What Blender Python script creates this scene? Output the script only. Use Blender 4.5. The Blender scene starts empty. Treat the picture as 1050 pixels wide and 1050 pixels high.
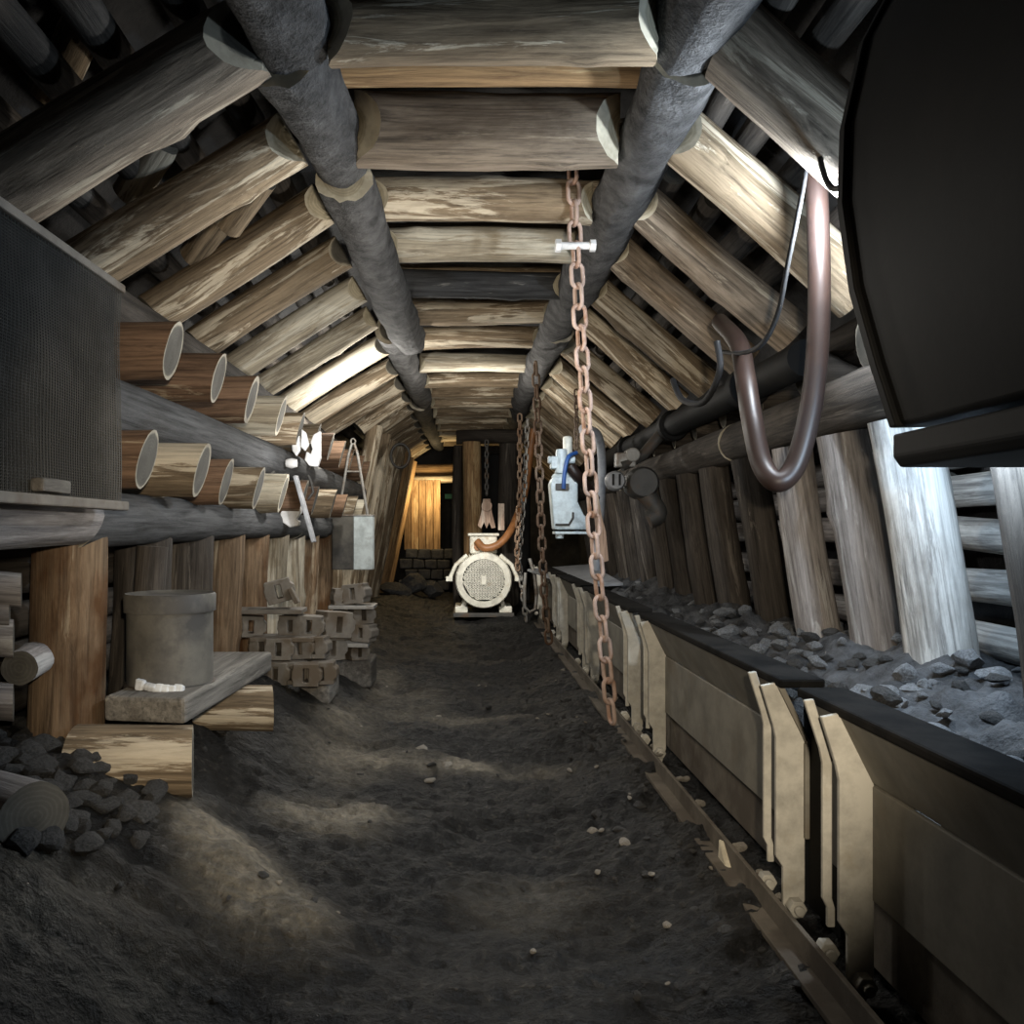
import bpy, bmesh, math, random
from mathutils import Vector, Matrix, Quaternion, noise
random.seed(7)
C = bpy.context.scene.collection
F, CX, CY, ZC = 850.0, 478.0, 545.0, 0.95
def P(px, py, Y):
    return Vector(((px-CX)/F*Y, Y, ZC-(py-CY)/F*Y))
ORD = ['first','second','third','fourth','fifth','sixth','seventh','eighth','ninth','tenth','eleventh','twelfth',
       'thirteenth','fourteenth','fifteenth','sixteenth','seventeenth','eighteenth','nineteenth','twentieth','twenty-first','twenty-second']
def lerp(a,b,t): return a+(b-a)*t
def sst(a,b,x):
    t=max(0,min(1,(x-a)/(b-a))); return t*t*(3-2*t)

# ------------------------------------------------------------------ materials
def nodes(name):
    m=bpy.data.materials.new(name); m.use_nodes=True
    nt=m.node_tree; b=nt.nodes['Principled BSDF']
    return m,nt,b
def N(nt,t,**k):
    n=nt.nodes.new(t)
    for a,v in k.items(): setattr(n,a,v)
    return n
def ramp(nt,fac,stops,interp='LINEAR'):
    r=N(nt,'ShaderNodeValToRGB'); r.color_ramp.interpolation=interp
    e=r.color_ramp.elements
    while len(e)<len(stops): e.new(0.5)
    for el,(p,c) in zip(e,stops):
        el.position=p; el.color=(*c,1) if len(c)==3 else c
    nt.links.new(fac,r.inputs[0]); return r.outputs[0]
def mixc(nt,fac,a,b,mode='MIX'):
    m=N(nt,'ShaderNodeMix',data_type='RGBA',blend_type=mode)
    if isinstance(fac,(int,float)): m.inputs[0].default_value=fac
    else: nt.links.new(fac,m.inputs[0])
    for s,x in ((m.inputs[6],a),(m.inputs[7],b)):
        if isinstance(x,tuple): s.default_value=(*x,1)
        else: nt.links.new(x,s)
    return m.outputs[2]
def math_(nt,op,a,b=None):
    m=N(nt,'ShaderNodeMath',operation=op)
    for s,x in zip(m.inputs,(a,b)):
        if x is None: continue
        if isinstance(x,(int,float)): s.default_value=x
        else: nt.links.new(x,s)
    return m.outputs[0]
def ocoord(nt,scale,rand=True,coord='Object'):
    tc=N(nt,'ShaderNodeTexCoord'); src=tc.outputs[coord]
    if rand:
        oi=N(nt,'ShaderNodeObjectInfo')
        mu=math_(nt,'MULTIPLY',oi.outputs['Random'],37.0)
        va=N(nt,'ShaderNodeVectorMath',operation='ADD'); nt.links.new(src,va.inputs[0]); nt.links.new(mu,va.inputs[1]); src=va.outputs[0]
    mp=N(nt,'ShaderNodeMapping'); mp.inputs['Scale'].default_value=scale; nt.links.new(src,mp.inputs[0])
    return mp.outputs[0]
def noi(nt,vec,scale,detail=6,rough=.6,dist=0):
    n=N(nt,'ShaderNodeTexNoise'); n.inputs['Scale'].default_value=scale; n.inputs['Detail'].default_value=detail
    n.inputs['Roughness'].default_value=rough; n.inputs['Distortion'].default_value=dist
    nt.links.new(vec,n.inputs['Vector']); return n.outputs[0]
def bump(nt,b,h,strength=.4,dist=.01):
    bp=N(nt,'ShaderNodeBump'); bp.inputs['Strength'].default_value=strength; bp.inputs['Distance'].default_value=dist
    nt.links.new(h,bp.inputs['Height']); nt.links.new(bp.outputs[0],b.inputs['Normal'])

def wood(name,dark,mid,pale,lo=.5,hi=.6,patch=None,bumps=.5,ax=2):
    def g(k):
        q=[1,1,1]; q[ax]=k; return tuple(q)
    """bark / stripped round timber; grain runs along local Z"""
    m,nt,b=nodes(name)
    v1=ocoord(nt,g(.06)); n1=noi(nt,v1,42,10,.72,.5)
    v2=ocoord(nt,g(.10)); n2=noi(nt,v2,10,10,.70,.7)
    n3=noi(nt,ocoord(nt,g(.5)),5,5,.6)
    base=ramp(nt,n1,[(.33,dark),(.5,mid),(.68,tuple(min(1,c*1.5) for c in mid))])
    pm=ramp(nt,n2,[((lo+hi)/2-.018,(0,0,0)),((lo+hi)/2+.018,(1,1,1))])
    pcol=ramp(nt,n1,[(.25,tuple(c*.62 for c in pale)),(.55,pale),(.8,tuple(min(1,c*1.15) for c in pale))])
    col=mixc(nt,pm,base,pcol)
    if patch:
        col=mixc(nt,ramp(nt,n3,[(.5,(0,0,0)),(.64,(1,1,1))]),col,patch)
    fine=ramp(nt,noi(nt,ocoord(nt,g(.03)),90,3,.5),[(.3,(.55,.55,.55)),(.5,(1,1,1))])
    col=mixc(nt,.75,col,fine,'MULTIPLY')
    oi=N(nt,'ShaderNodeObjectInfo')
    val=math_(nt,'ADD',math_(nt,'MULTIPLY',oi.outputs['Random'],.5),.75)
    dk=ramp(nt,noi(nt,ocoord(nt,g(.35)),3.2,8,.7,.4),[(.34,(.42,.38,.34)),(.52,(1,1,1))]); col=mixc(nt,.8,col,dk,'MULTIPLY')
    hs=N(nt,'ShaderNodeHueSaturation'); nt.links.new(val,hs.inputs['Value']); nt.links.new(col,hs.inputs['Color'])
    nt.links.new(hs.outputs[0],b.inputs['Base Color'])
    b.inputs['Roughness'].default_value=.85; b.inputs['Specular IOR Level'].default_value=.25
    bump(nt,b,math_(nt,'ADD',n1,math_(nt,'MULTIPLY',n2,.6)),bumps,.014)
    return m
def cutwood(name,inner,rim):
    m,nt,b=nodes(name)
    tc=N(nt,'ShaderNodeTexCoord'); sp=N(nt,'ShaderNodeSeparateXYZ'); nt.links.new(tc.outputs['Object'],sp.inputs[0])
    cb=N(nt,'ShaderNodeCombineXYZ'); nt.links.new(sp.outputs[0],cb.inputs[0]); nt.links.new(sp.outputs[1],cb.inputs[1])
    ln=N(nt,'ShaderNodeVectorMath',operation='LENGTH'); nt.links.new(cb.outputs[0],ln.inputs[0])
    nz=noi(nt,ocoord(nt,(1,1,1)),14,4)
    r=math_(nt,'ADD',ln.outputs['Value'],math_(nt,'MULTIPLY',nz,.02))
    ring=math_(nt,'SINE',math_(nt,'MULTIPLY',r,620.0))
    col=ramp(nt,ring,[(.0,tuple(c*.8 for c in inner)),(1,inner)])
    rm=ramp(nt,r,[(.088,(0,0,0)),(.094,(1,1,1))])
    col=mixc(nt,rm,col,rim)
    st=ramp(nt,noi(nt,ocoord(nt,(1,1,1)),9,5),[(.35,(.45,.43,.4)),(.6,(1,1,1))])
    col=mixc(nt,.8,col,st,'MULTIPLY')
    nt.links.new(col,b.inputs['Base Color']); b.inputs['Roughness'].default_value=.85
    bump(nt,b,nz,.3,.01); return m
def metal(name,col,rust=None,amt=.55,rough=.5,met=.0,scale=14,bs=.25,spec=.5):
    m,nt,b=nodes(name); v=ocoord(nt,(1,1,1)); n=noi(nt,v,scale,8,.65)
    c=ramp(nt,n,[(.3,tuple(x*.6 for x in col)),(.6,col)])
    if rust: c=mixc(nt,ramp(nt,noi(nt,v,scale*.45,7,.65),[(amt-.07,(0,0,0)),(amt+.07,(1,1,1))]),c,rust)
    nt.links.new(c,b.inputs['Base Color']); b.inputs['Roughness'].default_value=rough; b.inputs['Metallic'].default_value=met; b.inputs['Specular IOR Level'].default_value=spec
    bump(nt,b,n,bs,.004); return m
def rock(name,a,b_,scale=6,rough=.8,bs=.8,coord='Object',rand=True):
    m,nt,b=nodes(name); v=ocoord(nt,(1,1,1),rand,coord)
    n=noi(nt,v,scale,10,.65); n2=noi(nt,v,scale*7,6,.6)
    c=ramp(nt,n,[(.35,a),(.68,b_)])
    nt.links.new(c,b.inputs['Base Color']); b.inputs['Roughness'].default_value=rough
    bump(nt,b,math_(nt,'ADD',n,math_(nt,'MULTIPLY',n2,.4)),bs,.03); return m

M={}
M['log']=wood('stripped_log',(.10,.074,.048),(.25,.19,.125),(.68,.59,.45),.50,.56)
M['log_grey']=wood('grey_log',(.075,.06,.045),(.23,.185,.14),(.50,.43,.33),.55,.64)
M['log_dark']=wood('charcoal_log',(.025,.025,.026),(.07,.071,.073),(.28,.27,.25),.60,.70)
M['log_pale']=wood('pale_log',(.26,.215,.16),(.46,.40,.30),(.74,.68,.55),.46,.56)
M['log_orange']=wood('orange_log',(.16,.09,.045),(.36,.225,.11),(.55,.39,.21),.52,.62)
M['purlin']=rock('dark_bark_purlin',(.025,.024,.024),(.135,.132,.132),10,.88,1.3)
M['post']=wood('brown_post',(.07,.045,.026),(.21,.145,.09),(.42,.34,.24),.52,.64,(.12,.06,.025))
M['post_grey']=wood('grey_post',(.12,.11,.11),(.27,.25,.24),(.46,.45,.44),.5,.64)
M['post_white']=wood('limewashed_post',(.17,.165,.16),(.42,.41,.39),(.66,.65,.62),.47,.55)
M['post_shaded']=wood('shaded_post',(.022,.019,.016),(.06,.051,.043),(.15,.13,.11),.55,.66)  # very dark wood, shade on the right wall timbers put into the colour
M['bark']=wood('red_bark_log',(.06,.036,.024),(.20,.125,.08),(.44,.34,.23),.57,.66)
M['cut']=cutwood('sawn_wood',(.10,.092,.075),(.40,.36,.28))
M['cut_pale']=cutwood('pale_sawn_wood',(.62,.55,.40),(.70,.64,.50))
M['rust_pink']=metal('rusted_chain',(.50,.37,.31),(.30,.17,.11),.56,.7)
M['rust']=metal('brown_rust',(.18,.125,.085),(.10,.055,.03),.5,.8)
M['mudsteel']=metal('muddy_steel',(.13,.11,.085),(.07,.055,.04),.5,.85,0,12,.5)
M['steel']=metal('worn_steel',(.30,.29,.27),(.14,.10,.07),.57,.5,.3)
M['bright']=metal('bright_zinc',(.80,.80,.80),None,.5,.4,0)
M['panel']=metal('dusty_panel_steel',(.185,.172,.142),(.13,.112,.085),.56,.7,0,9)
M['rib']=metal('pale_rib_steel',(.46,.44,.385),(.33,.30,.24),.6,.7,0,16)
M['black']=metal('black_painted_steel',(.0045,.0045,.0045),(.009,.008,.0065),.6,.7,0,6,.25,.15)
M['rim']=metal('matt_black_rim',(.007,.007,.007),(.014,.013,.012),.5,.95,0,10,.4,.05)
M['rubber']=metal('black_rubber',(.014,.014,.015),None,.5,.7,0,14,.1,.2)
M['hose']=metal('brown_rubber_hose',(.026,.0145,.011),(.018,.012,.011),.6,.45,0,5,.08,.35)
M['hose_o']=metal('orange_hose',(.33,.14,.05),None,.5,.5)
M['white']=metal('white_painted_cast_iron',(.80,.78,.68),(.45,.35,.22),.66,.5)
M['zincblue']=metal('light_blue_enamel',(.62,.70,.72),(.25,.27,.27),.66,.45)
M['iron']=metal('dull_cast_iron',(.17,.15,.125),(.10,.075,.05),.55,.75)
M['darkiron']=metal('dark_iron',(.055,.052,.048),(.08,.05,.03),.6,.6)
M['gauze']=metal('dark_cloth',(.022,.022,.024),None,.5,.9,0,6,.2,.2)
M['gauzewire']=metal('dull_wire',(.105,.10,.09),(.05,.048,.043),.5,.7,0,4,.1,.3)
M['drum']=metal('sooty_drum',(.13,.122,.105),(.05,.047,.044),.5,.65,0,9)
M['plank']=wood('grey_plank',(.09,.085,.078),(.15,.14,.125),(.25,.235,.21),.55,.66,None,.4,1)
M['lime']=metal('white_lime',(.72,.74,.76),None,.5,.9)
M['rockwall']=rock('dark_rock_wall',(.012,.012,.013),(.05,.047,.045),3.5)
M['stone']=rock('coal_stone',(.02,.02,.021),(.085,.083,.08),7)
M['stone_grey']=rock('grey_stone',(.11,.115,.12),(.32,.33,.345),7)
M['clay']=rock('pale_clay_stone',(.25,.22,.18),(.5,.46,.4),8)
M['bed']=rock('gravel_bed',(.016,.016,.017),(.085,.087,.092),14)
M['cover']=metal('grey_cable_sheath',(.30,.31,.33),None,.5,.5)
M['blue']=metal('blue_cable_sheath',(.03,.10,.32),None,.5,.4)
M['board']=wood('ragged_board',(.30,.2,.15),(.52,.38,.30),(.72,.6,.5),.5,.6)
m,nt,b=nodes('green_sign_plate'); b.inputs['Base Color'].default_value=(.05,.30,.12,1); M['green']=m
def emis(name,col,s):
    m,nt,b=nodes(name); b.inputs['Emission Color'].default_value=(*col,1); b.inputs['Emission Strength'].default_value=s
    b.inputs['Base Color'].default_value=(*col,1); return m
# floor: black coal dust with paler trodden clay (vertex attribute 'clay' holds the clay and a painted lamp-lit patch)
m,nt,b=nodes('coal_floor')
v=ocoord(nt,(1,1,1),False); n=noi(nt,v,5,10,.68); n2=noi(nt,v,38,8,.65); vs=ocoord(nt,(.35,1,1),False); n3=noi(nt,vs,7,8,.62,.8)
at=N(nt,'ShaderNodeAttribute',attribute_name='clay')
c=ramp(nt,n2,[(.32,(.0025,.0025,.0025)),(.57,(.009,.0088,.0088)),(.72,(.065,.061,.055))])
c=mixc(nt,.9,c,ramp(nt,noi(nt,ocoord(nt,(.7,1,1),False),2.6,8,.7,.6),[(.36,(.28,.28,.30)),(.62,(1.6,1.5,1.35))]),'MULTIPLY')
cl=ramp(nt,n2,[(.3,(.16,.14,.11)),(.7,(.46,.40,.30))])
fac=math_(nt,'MULTIPLY',at.outputs['Fac'],ramp(nt,n,[(.35,(.25,.25,.25)),(.6,(1,1,1))]))
c=mixc(nt,fac,c,cl)
nt.links.new(c,b.inputs['Base Color']); b.inputs['Roughness'].default_value=.6; b.inputs['Specular IOR Level'].default_value=.35
bump(nt,b,math_(nt,'ADD',math_(nt,'MULTIPLY',n3,.9),math_(nt,'MULTIPLY',n2,.55)),1,.09)
M['floor']=m

# ------------------------------------------------------------------ helpers
def tag(o,label=None,cat=None,group=None,kind=None):
    if label: o['label']=label
    if cat: o['category']=cat
    if group: o['group']=group
    if kind: o['kind']=kind
    return o
def empty(name,loc,label,cat,group=None,rot=None):
    o=bpy.data.objects.new(name,None); C.objects.link(o); o.location=loc; o.empty_display_size=.05
    if rot is not None: o.rotation_mode='QUATERNION'; o.rotation_quaternion=rot
    return tag(o,label,cat,group)
class MB:
    def __init__(s): s.v=[]; s.f=[]
    def add(s,v,f):
        k=len(s.v); s.v+= [Vector(x) for x in v]; s.f+=[tuple(i+k for i in q) for q in f]; return s
    def box(s,c,d,rot=None):
        c=Vector(c); q=[]
        for z in (-.5,.5):
            for x,y in ((-.5,-.5),(.5,-.5),(.5,.5),(-.5,.5)):
                p=Vector((x*d[0],y*d[1],z*d[2]))
                if rot is not None: p=rot@p
                q.append(p+c)
        return s.add(q,[(3,2,1,0),(4,5,6,7),(0,1,5,4),(1,2,6,5),(2,3,7,6),(3,0,4,7)])
    def tube(s,pts,r,n=10,closed=False,caps=True):
        pts=[Vector(p) for p in pts]; K=len(pts); rr=r if isinstance(r,(list,tuple)) else [r]*K
        t0=(pts[1]-pts[0]).normalized(); up=Vector((0,0,1)) if abs(t0.z)<.9 else Vector((1,0,0))
        nrm=t0.cross(up).normalized(); V=[];Fc=[]
        for i,p in enumerate(pts):
            if closed: t=(pts[(i+1)%K]-pts[i-1]).normalized()
            else: t=(pts[min(i+1,K-1)]-pts[max(i-1,0)]).normalized()
            nrm=(nrm-t*nrm.dot(t)).normalized(); bn=t.cross(nrm)
            for j in range(n):
                a=2*math.pi*j/n; V.append(p+(nrm*math.cos(a)+bn*math.sin(a))*rr[i])
        for i in range(K if closed else K-1):
            for j in range(n):
                a=i*n+j; b_=i*n+(j+1)%n; c=((i+1)%K)*n; Fc.append((a,b_,c+(j+1)%n,c+j))
        if caps and not closed:
            Fc.append(tuple(reversed(range(n)))); Fc.append(tuple((K-1)*n+j for j in range(n)))
        return s.add(V,Fc)
    def cyl(s,p0,p1,r0,r1=None,n=24): return s.tube([p0,p1],[r0,r0 if r1 is None else r1],n)
    def lathe(s,prof,o=(0,0,0),axis='Z',n=32):
        o=Vector(o); V=[];Fc=[]
        for r,h in prof:
            for j in range(n):
                a=2*math.pi*j/n; x,y=r*math.cos(a),r*math.sin(a)
                V.append(o+(Vector((x,y,h)) if axis=='Z' else Vector((x,h,y)) if axis=='Y' else Vector((h,x,y))))
        for i in range(len(prof)-1):
            for j in range(n): Fc.append((i*n+j,i*n+(j+1)%n,(i+1)*n+(j+1)%n,(i+1)*n+j))
        return s.add(V,Fc)
    def prism(s,poly,h0,h1,axis='Y'):
        k=len(poly); mk={'Y':lambda a,b,h:(a,h,b),'X':lambda a,b,h:(h,a,b),'Z':lambda a,b,h:(a,b,h)}[axis]
        V=[mk(a,b,h0) for a,b in poly]+[mk(a,b,h1) for a,b in poly]
        Fc=[tuple(range(k)),tuple(reversed(range(k,2*k)))]+[(i,i+k,(i+1)%k+k,(i+1)%k) for i in range(k)]
        return s.add(V,Fc)
    def build(s,name,mat,parent=None,smooth=None,bevel=0,jit=0):
        me=bpy.data.meshes.new(name); vs=s.v
        if jit: vs=[v+Vector((noise.noise(v*9),noise.noise(v*9+Vector((5,0,0))),noise.noise(v*9+Vector((0,7,0)))))*jit for v in vs]
        me.from_pydata([tuple(v) for v in vs],[],s.f)
        bm=bmesh.new(); bm.from_mesh(me); bmesh.ops.recalc_face_normals(bm,faces=bm.faces[:]); bm.to_mesh(me); bm.free()
        me.materials.append(mat); me.validate()
        if smooth is not None:
            for p in me.polygons: p.use_smooth=True
            me.set_sharp_from_angle(angle=math.radians(smooth))
        o=bpy.data.objects.new(name,me); C.objects.link(o)
        if bevel:
            md=o.modifiers.new('Bevel','BEVEL'); md.width=bevel; md.segments=2; md.limit_method='ANGLE'
        if parent: o.parent=parent
        return o
seed=[0]
def log(name,p0,p1,r0,r1,mat,label,cat,group=None,n0=None,n1=None,ends=(1,1),cut='cut',bend=.012,rough=.05,knots=2,seg=22,rings=14,endlabel=None):
    """one round timber from p0 to p1; n0/n1 are the outward normals of slanting saw cuts"""
    seed[0]+=1; S=Vector((seed[0]*3.7,seed[0]*1.3,0)); rnd=random.Random(seed[0])
    p0=Vector(p0);p1=Vector(p1); ax=p1-p0; L=ax.length; q0=ax.to_track_quat('Z','Y'); qi=q0.inverted()
    r_end=[r0,r1]; V=[]
    ba=rnd.uniform(0,6.28); bd=Vector((math.cos(ba),math.sin(ba),0))*L*bend
    kn=[(rnd.uniform(.1,.9)*L,rnd.uniform(0,6.28),rnd.uniform(.1,.2)) for _ in range(knots)]
    def cutz(x,y,z,nn,sgn):
        if nn is None: return z+noise.noise(Vector((x,y,z))*30+S)*.004
        pl=nn if isinstance(nn,list) else [(nn,0)]
        w_=[z]
        best=None
        for nv,of in pl:
            n=qi@Vector(nv).normalized(); q_=z-(x*n.x+y*n.y)/n.z+of*sgn
            best=q_ if best is None else (min(best,q_) if sgn>0 else max(best,q_))
        return best
    for i in range(rings+1):
        t=i/rings; z=t*L; r=lerp(r0,r1,t); off=bd*(4*t*(1-t))
        for j in range(seg):
            a=2*math.pi*j/seg; c,s_=math.cos(a),math.sin(a)
            d=1+rough*noise.fractal(Vector((c*1.2,s_*1.2,z*1.6))+S,1,2,3)+rough*.5*noise.noise(Vector((c*3,s_*3,z*5))+S)
            for kz,ka,kh in kn:
                da=(a-ka+math.pi)%(2*math.pi)-math.pi
                d+=kh*math.exp(-((z-kz)/.05)**2-(da/.35)**2)
            x,y=c*r*d,s_*r*d
            zz=z
            lim=.35*L
            if n0 is not None and z<lim: zz=lerp(cutz(x,y,0,n0,-1),lim,z/lim)
            elif n1 is not None and L-z<lim: zz=lerp(cutz(x,y,L,n1,1),L-lim,(L-z)/lim)
            V.append((x+off.x,y+off.y,zz))
    Fc=[(i*seg+j,i*seg+(j+1)%seg,(i+1)*seg+(j+1)%seg,(i+1)*seg+j) for i in range(rings) for j in range(seg)]
    mb=MB().add(V,Fc)
    caps=[]
    for e in (0,1):
        k=0 if e==0 else rings*seg; ring=[Vector(V[k+j]) for j in range(seg)]; cen=sum(ring,Vector())/seg
        if ends[e]:
            nn,zz0,sg=(n0,0,-1) if e==0 else (n1,L,1)
            rr=[ring]
            for f_ in (.8,.6,.4,.2):
                q=[lerp(cen,v,f_) for v in ring]
                if nn is not None: q=[Vector((v.x,v.y,cutz(v.x,v.y,zz0,nn,sg))) for v in q]
                rr.append(q)
            if nn is not None: cen=Vector((cen.x,cen.y,cutz(cen.x,cen.y,zz0,nn,sg)))
            caps.append((rr,cen))
        else: mb.f.append(tuple(k+j for j in range(seg)))
    o=mb.build(name,mat,None,60); o.location=p0; o.rotation_mode='QUATERNION'; o.rotation_quaternion=q0
    tag(o,label,cat,group)
    for ring,cen in caps:
        k=len(ring[0]); cb=MB(); nr=len(ring)
        cb.add([v for q_ in ring for v in q_]+[cen],[(a*k+j,a*k+(j+1)%k,(a+1)*k+(j+1)%k,(a+1)*k+j) for a in range(nr-1) for j in range(k)]+[((nr-1)*k+j,(nr-1)*k+(j+1)%k,nr*k) for j in range(k)])
        co=cb.build('cut_end',M[cut],o); co['label']=endlabel or 'pale sawn end of the log'
    return o

# ------------------------------------------------------------------ setting
def gauss(x,y,cx,cy,sx,sy,rot=0):
    dx,dy=x-cx,y-cy; c,s=math.cos(rot),math.sin(rot); u=dx*c+dy*s; w=-dx*s+dy*c
    return math.exp(-(u/sx)**2-(w/sy)**2)
def clay(x,y):
    g=gauss(x,y,-.56,2.08,.13,.30,.75)+.8*gauss(x,y,-.42,2.62,.20,.16,.3)+.75*gauss(x,y,.0,3.45,.42,.13)  # last term paints the lamp-lit patch on the middle of the floor
    g+=.5*gauss(x,y,-.5,3.4,.25,.5)+.4*gauss(x,y,-.35,4.7,.3,.5)+.35*gauss(x,y,-.75,1.6,.3,.3)+.6*gauss(x,y,-.6,4.0,.12,.25)+.5*gauss(x,y,-.55,5.2,.14,.3)+.4*gauss(x,y,.05,4.3,.4,.12)+.3*gauss(x,y,.15,2.2,.3,.25)
    return max(0,min(1,g*1.45-.22))
def zf(x,y):
    fade=lerp(1,.3,sst(3.2,6.5,y))
    z=.34*sst(-.42,-1.1,x)*fade if x<-.42 else 0
    z+=.10*gauss(x,y,-.55,2.06,.15,.32,.75)+.07*gauss(x,y,-.42,2.6,.25,.18,.3)
    z+=.035*sst(.35,.7,x)*(1-sst(.72,.8,x))
    z-=.03*gauss(x,0,.1,0,.35,1)
    w=noise.noise(Vector((x*1.2,y*1.2,2.2)))
    z+=.022*math.sin(y*8.5+3*w+x*1.3)*(1-sst(.72,.9,x))*sst(-.9,-.4,x)*(.5+.5*noise.noise(Vector((x*2,y*2,0))))
    z+=.05*noise.fractal(Vector((x*1.7,y*1.7,1)),1,2,3)*(1-sst(.6,.75,x)*.8)
    z+=.022*noise.fractal(Vector((x*6,y*9,4)),.9,2,3)+.010*(1-abs(noise.noise(Vector((x*15,y*24,6))))*2.2)+.007*noise.noise(Vector((x*38,y*44,9)))
    return z
def grid(name,fn,us,vs,mat,attr=None,**tg):
    V=[];Fc=[]; nv=len(vs)
    for u in us:
        for v in vs: V.append(fn(u,v))
    for i in range(len(us)-1):
        for j in range(nv-1): Fc.append((i*nv+j,(i+1)*nv+j,(i+1)*nv+j+1,i*nv+j+1))
    me=bpy.data.meshes.new(name); me.from_pydata([tuple(p) for p in V],[],Fc)
    for p in me.polygons: p.use_smooth=True
    me.materials.append(mat)
    if attr:
        a=me.attributes.new('clay','FLOAT','POINT')
        for i,p in enumerate(V): a.data[i].value=attr(p[0],p[1])
    o=bpy.data.objects.new(name,me); C.objects.link(o); tag(o,**tg); return o
def ar(a,b,n): return [a+(b-a)*i/n for i in range(n+1)]
ys=[]; y=-.6
while y<14.6: ys.append(y); y+=.014 if y<3 else .03 if y<6 else .07
def vary(p,s=.08,f=2.2):
    n=noise.fractal(Vector(p)*f,1,2,4); return n*s
YE=14.2
grid('floor',lambda x,y:(x,y,zf(x,y)),ar(-1.75,1.9,280),ys,M['floor'],clay,kind='structure')
yw=ar(-.6,14.6,150)
grid('wall_left',lambda z,y:(-1.66+vary((0,y,z)),y,z),ar(-.2,1.75,16),yw,M['rockwall'],kind='structure')
grid('wall_right',lambda z,y:(1.95+vary((9,y,z)),y,z),ar(-.2,1.75,16),yw,M['rockwall'],kind='structure')
prof=[(-1.66,1.75),(-1.6,2.05),(-1.2,2.38),(-.85,2.6),(-.5,2.74),(.08,2.78),(.65,2.74),(1.0,2.6),(1.35,2.38),(1.86,2.05),(1.95,1.75)]
def cp(u,y):
    i=min(int(u),len(prof)-2); a,b=prof[i],prof[i+1]; t=u-i
    x,z=lerp(a[0],b[0],t),lerp(a[1],b[1],t); d=vary((x,y,z)) if 0<u<len(prof)-1 else vary((0 if u==0 else 9,y,z))
    return (x+(0 if 0<u<10 else d),y,z+(d if 0<u<10 else 0))
grid('ceiling',cp,ar(0,len(prof)-1,40),yw,M['rockwall'],kind='structure')
grid('wall_back',lambda x,z:(x,YE+vary((x,3,z)),z),ar(-1.9,2,20),ar(-.2,2.9,20),M['rockwall'],kind='structure')
# gravel behind the conveyor
def zb(x,y):
    return .43+.16*sst(.95,1.6,x)*(.6+.4*noise.noise(Vector((x,y,3))))+.07*noise.fractal(Vector((x*3,y*3,8)),1,2,4)+.035*noise.fractal(Vector((x*10,y*10,8)),.8,2,3)-.12*(1-sst(.86,1.02,x))
gb=grid('gravel_bed',lambda x,y:(x,y,zb(x,y)),ar(.84,1.88,60),ar(.6,10,420),M['bed'],kind='stuff',label='dark gravel heaped behind the conveyor along the right props',cat='gravel')

# ------------------------------------------------------------------ roof
FY=[2.38,2.97,3.60,4.20,4.83,5.48,6.26,7.08,7.85,8.55,9.25,9.95,10.65,11.35,12.05,12.75,13.4]
def capx(y): return (-.375,.54)
cmats=['log','log_grey','log','log_pale','log_dark','log','log','log_pale','log','log','log','log','log','log','log','log','log']
cdesc=['thick grey-brown roof log with scraped underside, nearest to the camera','thick grey roof log with pale half-moon cut at its right end, second in line',
 'brown roof log with tan flake at its left end, third in line','pale streaked roof log crossed by a chain shadow, fourth in line',
 'charcoal dark roof log with pale corner cuts, fifth in line','tan roof log just behind the charcoal one, sixth in line']
for i,y in enumerate(FY):
    r=[.105,.125,.092,.085,.078,.075,.085,.08,.08,.08,.08,.08,.08,.08,.08,.08,.08][i]
    z=2.40+random.uniform(-.012,.012)
    lb=cdesc[i] if i<6 else f'brown roof log spanning the purlins, {ORD[i]} from the front'
    log('roof_beam',(-.395,y,z),(.545,y+random.uniform(-.02,.02),z+random.uniform(-.015,.015)),r,r*.97,M[cmats[i]],lb,'log','roof beams between the purlins',
        n0=[((-1,0,0),0),((-1,-1.15,-.25),.045)],n1=[((1,0,0),0),((1,-1.15,-.25),.045)],cut='cut_pale',rough=.07,seg=28,endlabel='pale half-moon saw cut')
# second layer above
for i,(y,z,r) in enumerate([(2.70,2.50,.10),(3.28,2.50,.08),(3.92,2.53,.08),(4.5,2.53,.08),(5.15,2.54,.08),(5.9,2.54,.08)]):
    log('roof_beam',(-.62,y,z),(.74,y,z),r,r,M['log_orange' if i==0 else 'log'],
        ['orange-tan log peeking out above and between the first two roof beams'][0] if i==0 else f'dark lagging log above the roof beams, in the {ORD[i]} gap from the front','log','lagging logs above the roof beams')
# purlins
for side,cx,segs in (('left',-.50,[(1.2,2.40),(2.42,3.16),(3.18,5.88),(5.9,9.0),(9.02,13.6)]),('right',.655,[(1.2,2.42),(2.44,5.7),(5.72,9.0),(9.02,13.6)])):
    for i,(a,b_) in enumerate(segs):
        dz=[.03,0,-.02,.02,0][i]; dx=[-.03,.0,.02,0.0,.02][i]*(1 if side=='left' else -1)
        r0=([.115,.12,.108,.112,.11] if side=='left' else [.12,.112,.11,.11])[i]; r1=([.125,.115,.115,.11,.1] if side=='left' else [.122,.118,.11,.1])[i]
        if side=='left' and i==2: dx+=.045; dz-=.035
        log('purlin',(cx+dx-(.035 if side=='left' else 0),a,2.37+dz),(cx+dx+(.03 if side=='left' else -.04),b_,2.37+dz),r0,r1,M['purlin'],
            f'dark grey {side} purlin log under the roof beam ends, {ORD[i]} length from the front','log','purlins',rough=.17,knots=9 if i==1 else 6,rings=24,bend=.006,cut='cut_pale' if (side=='left' and i==2) else 'cut')
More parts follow.
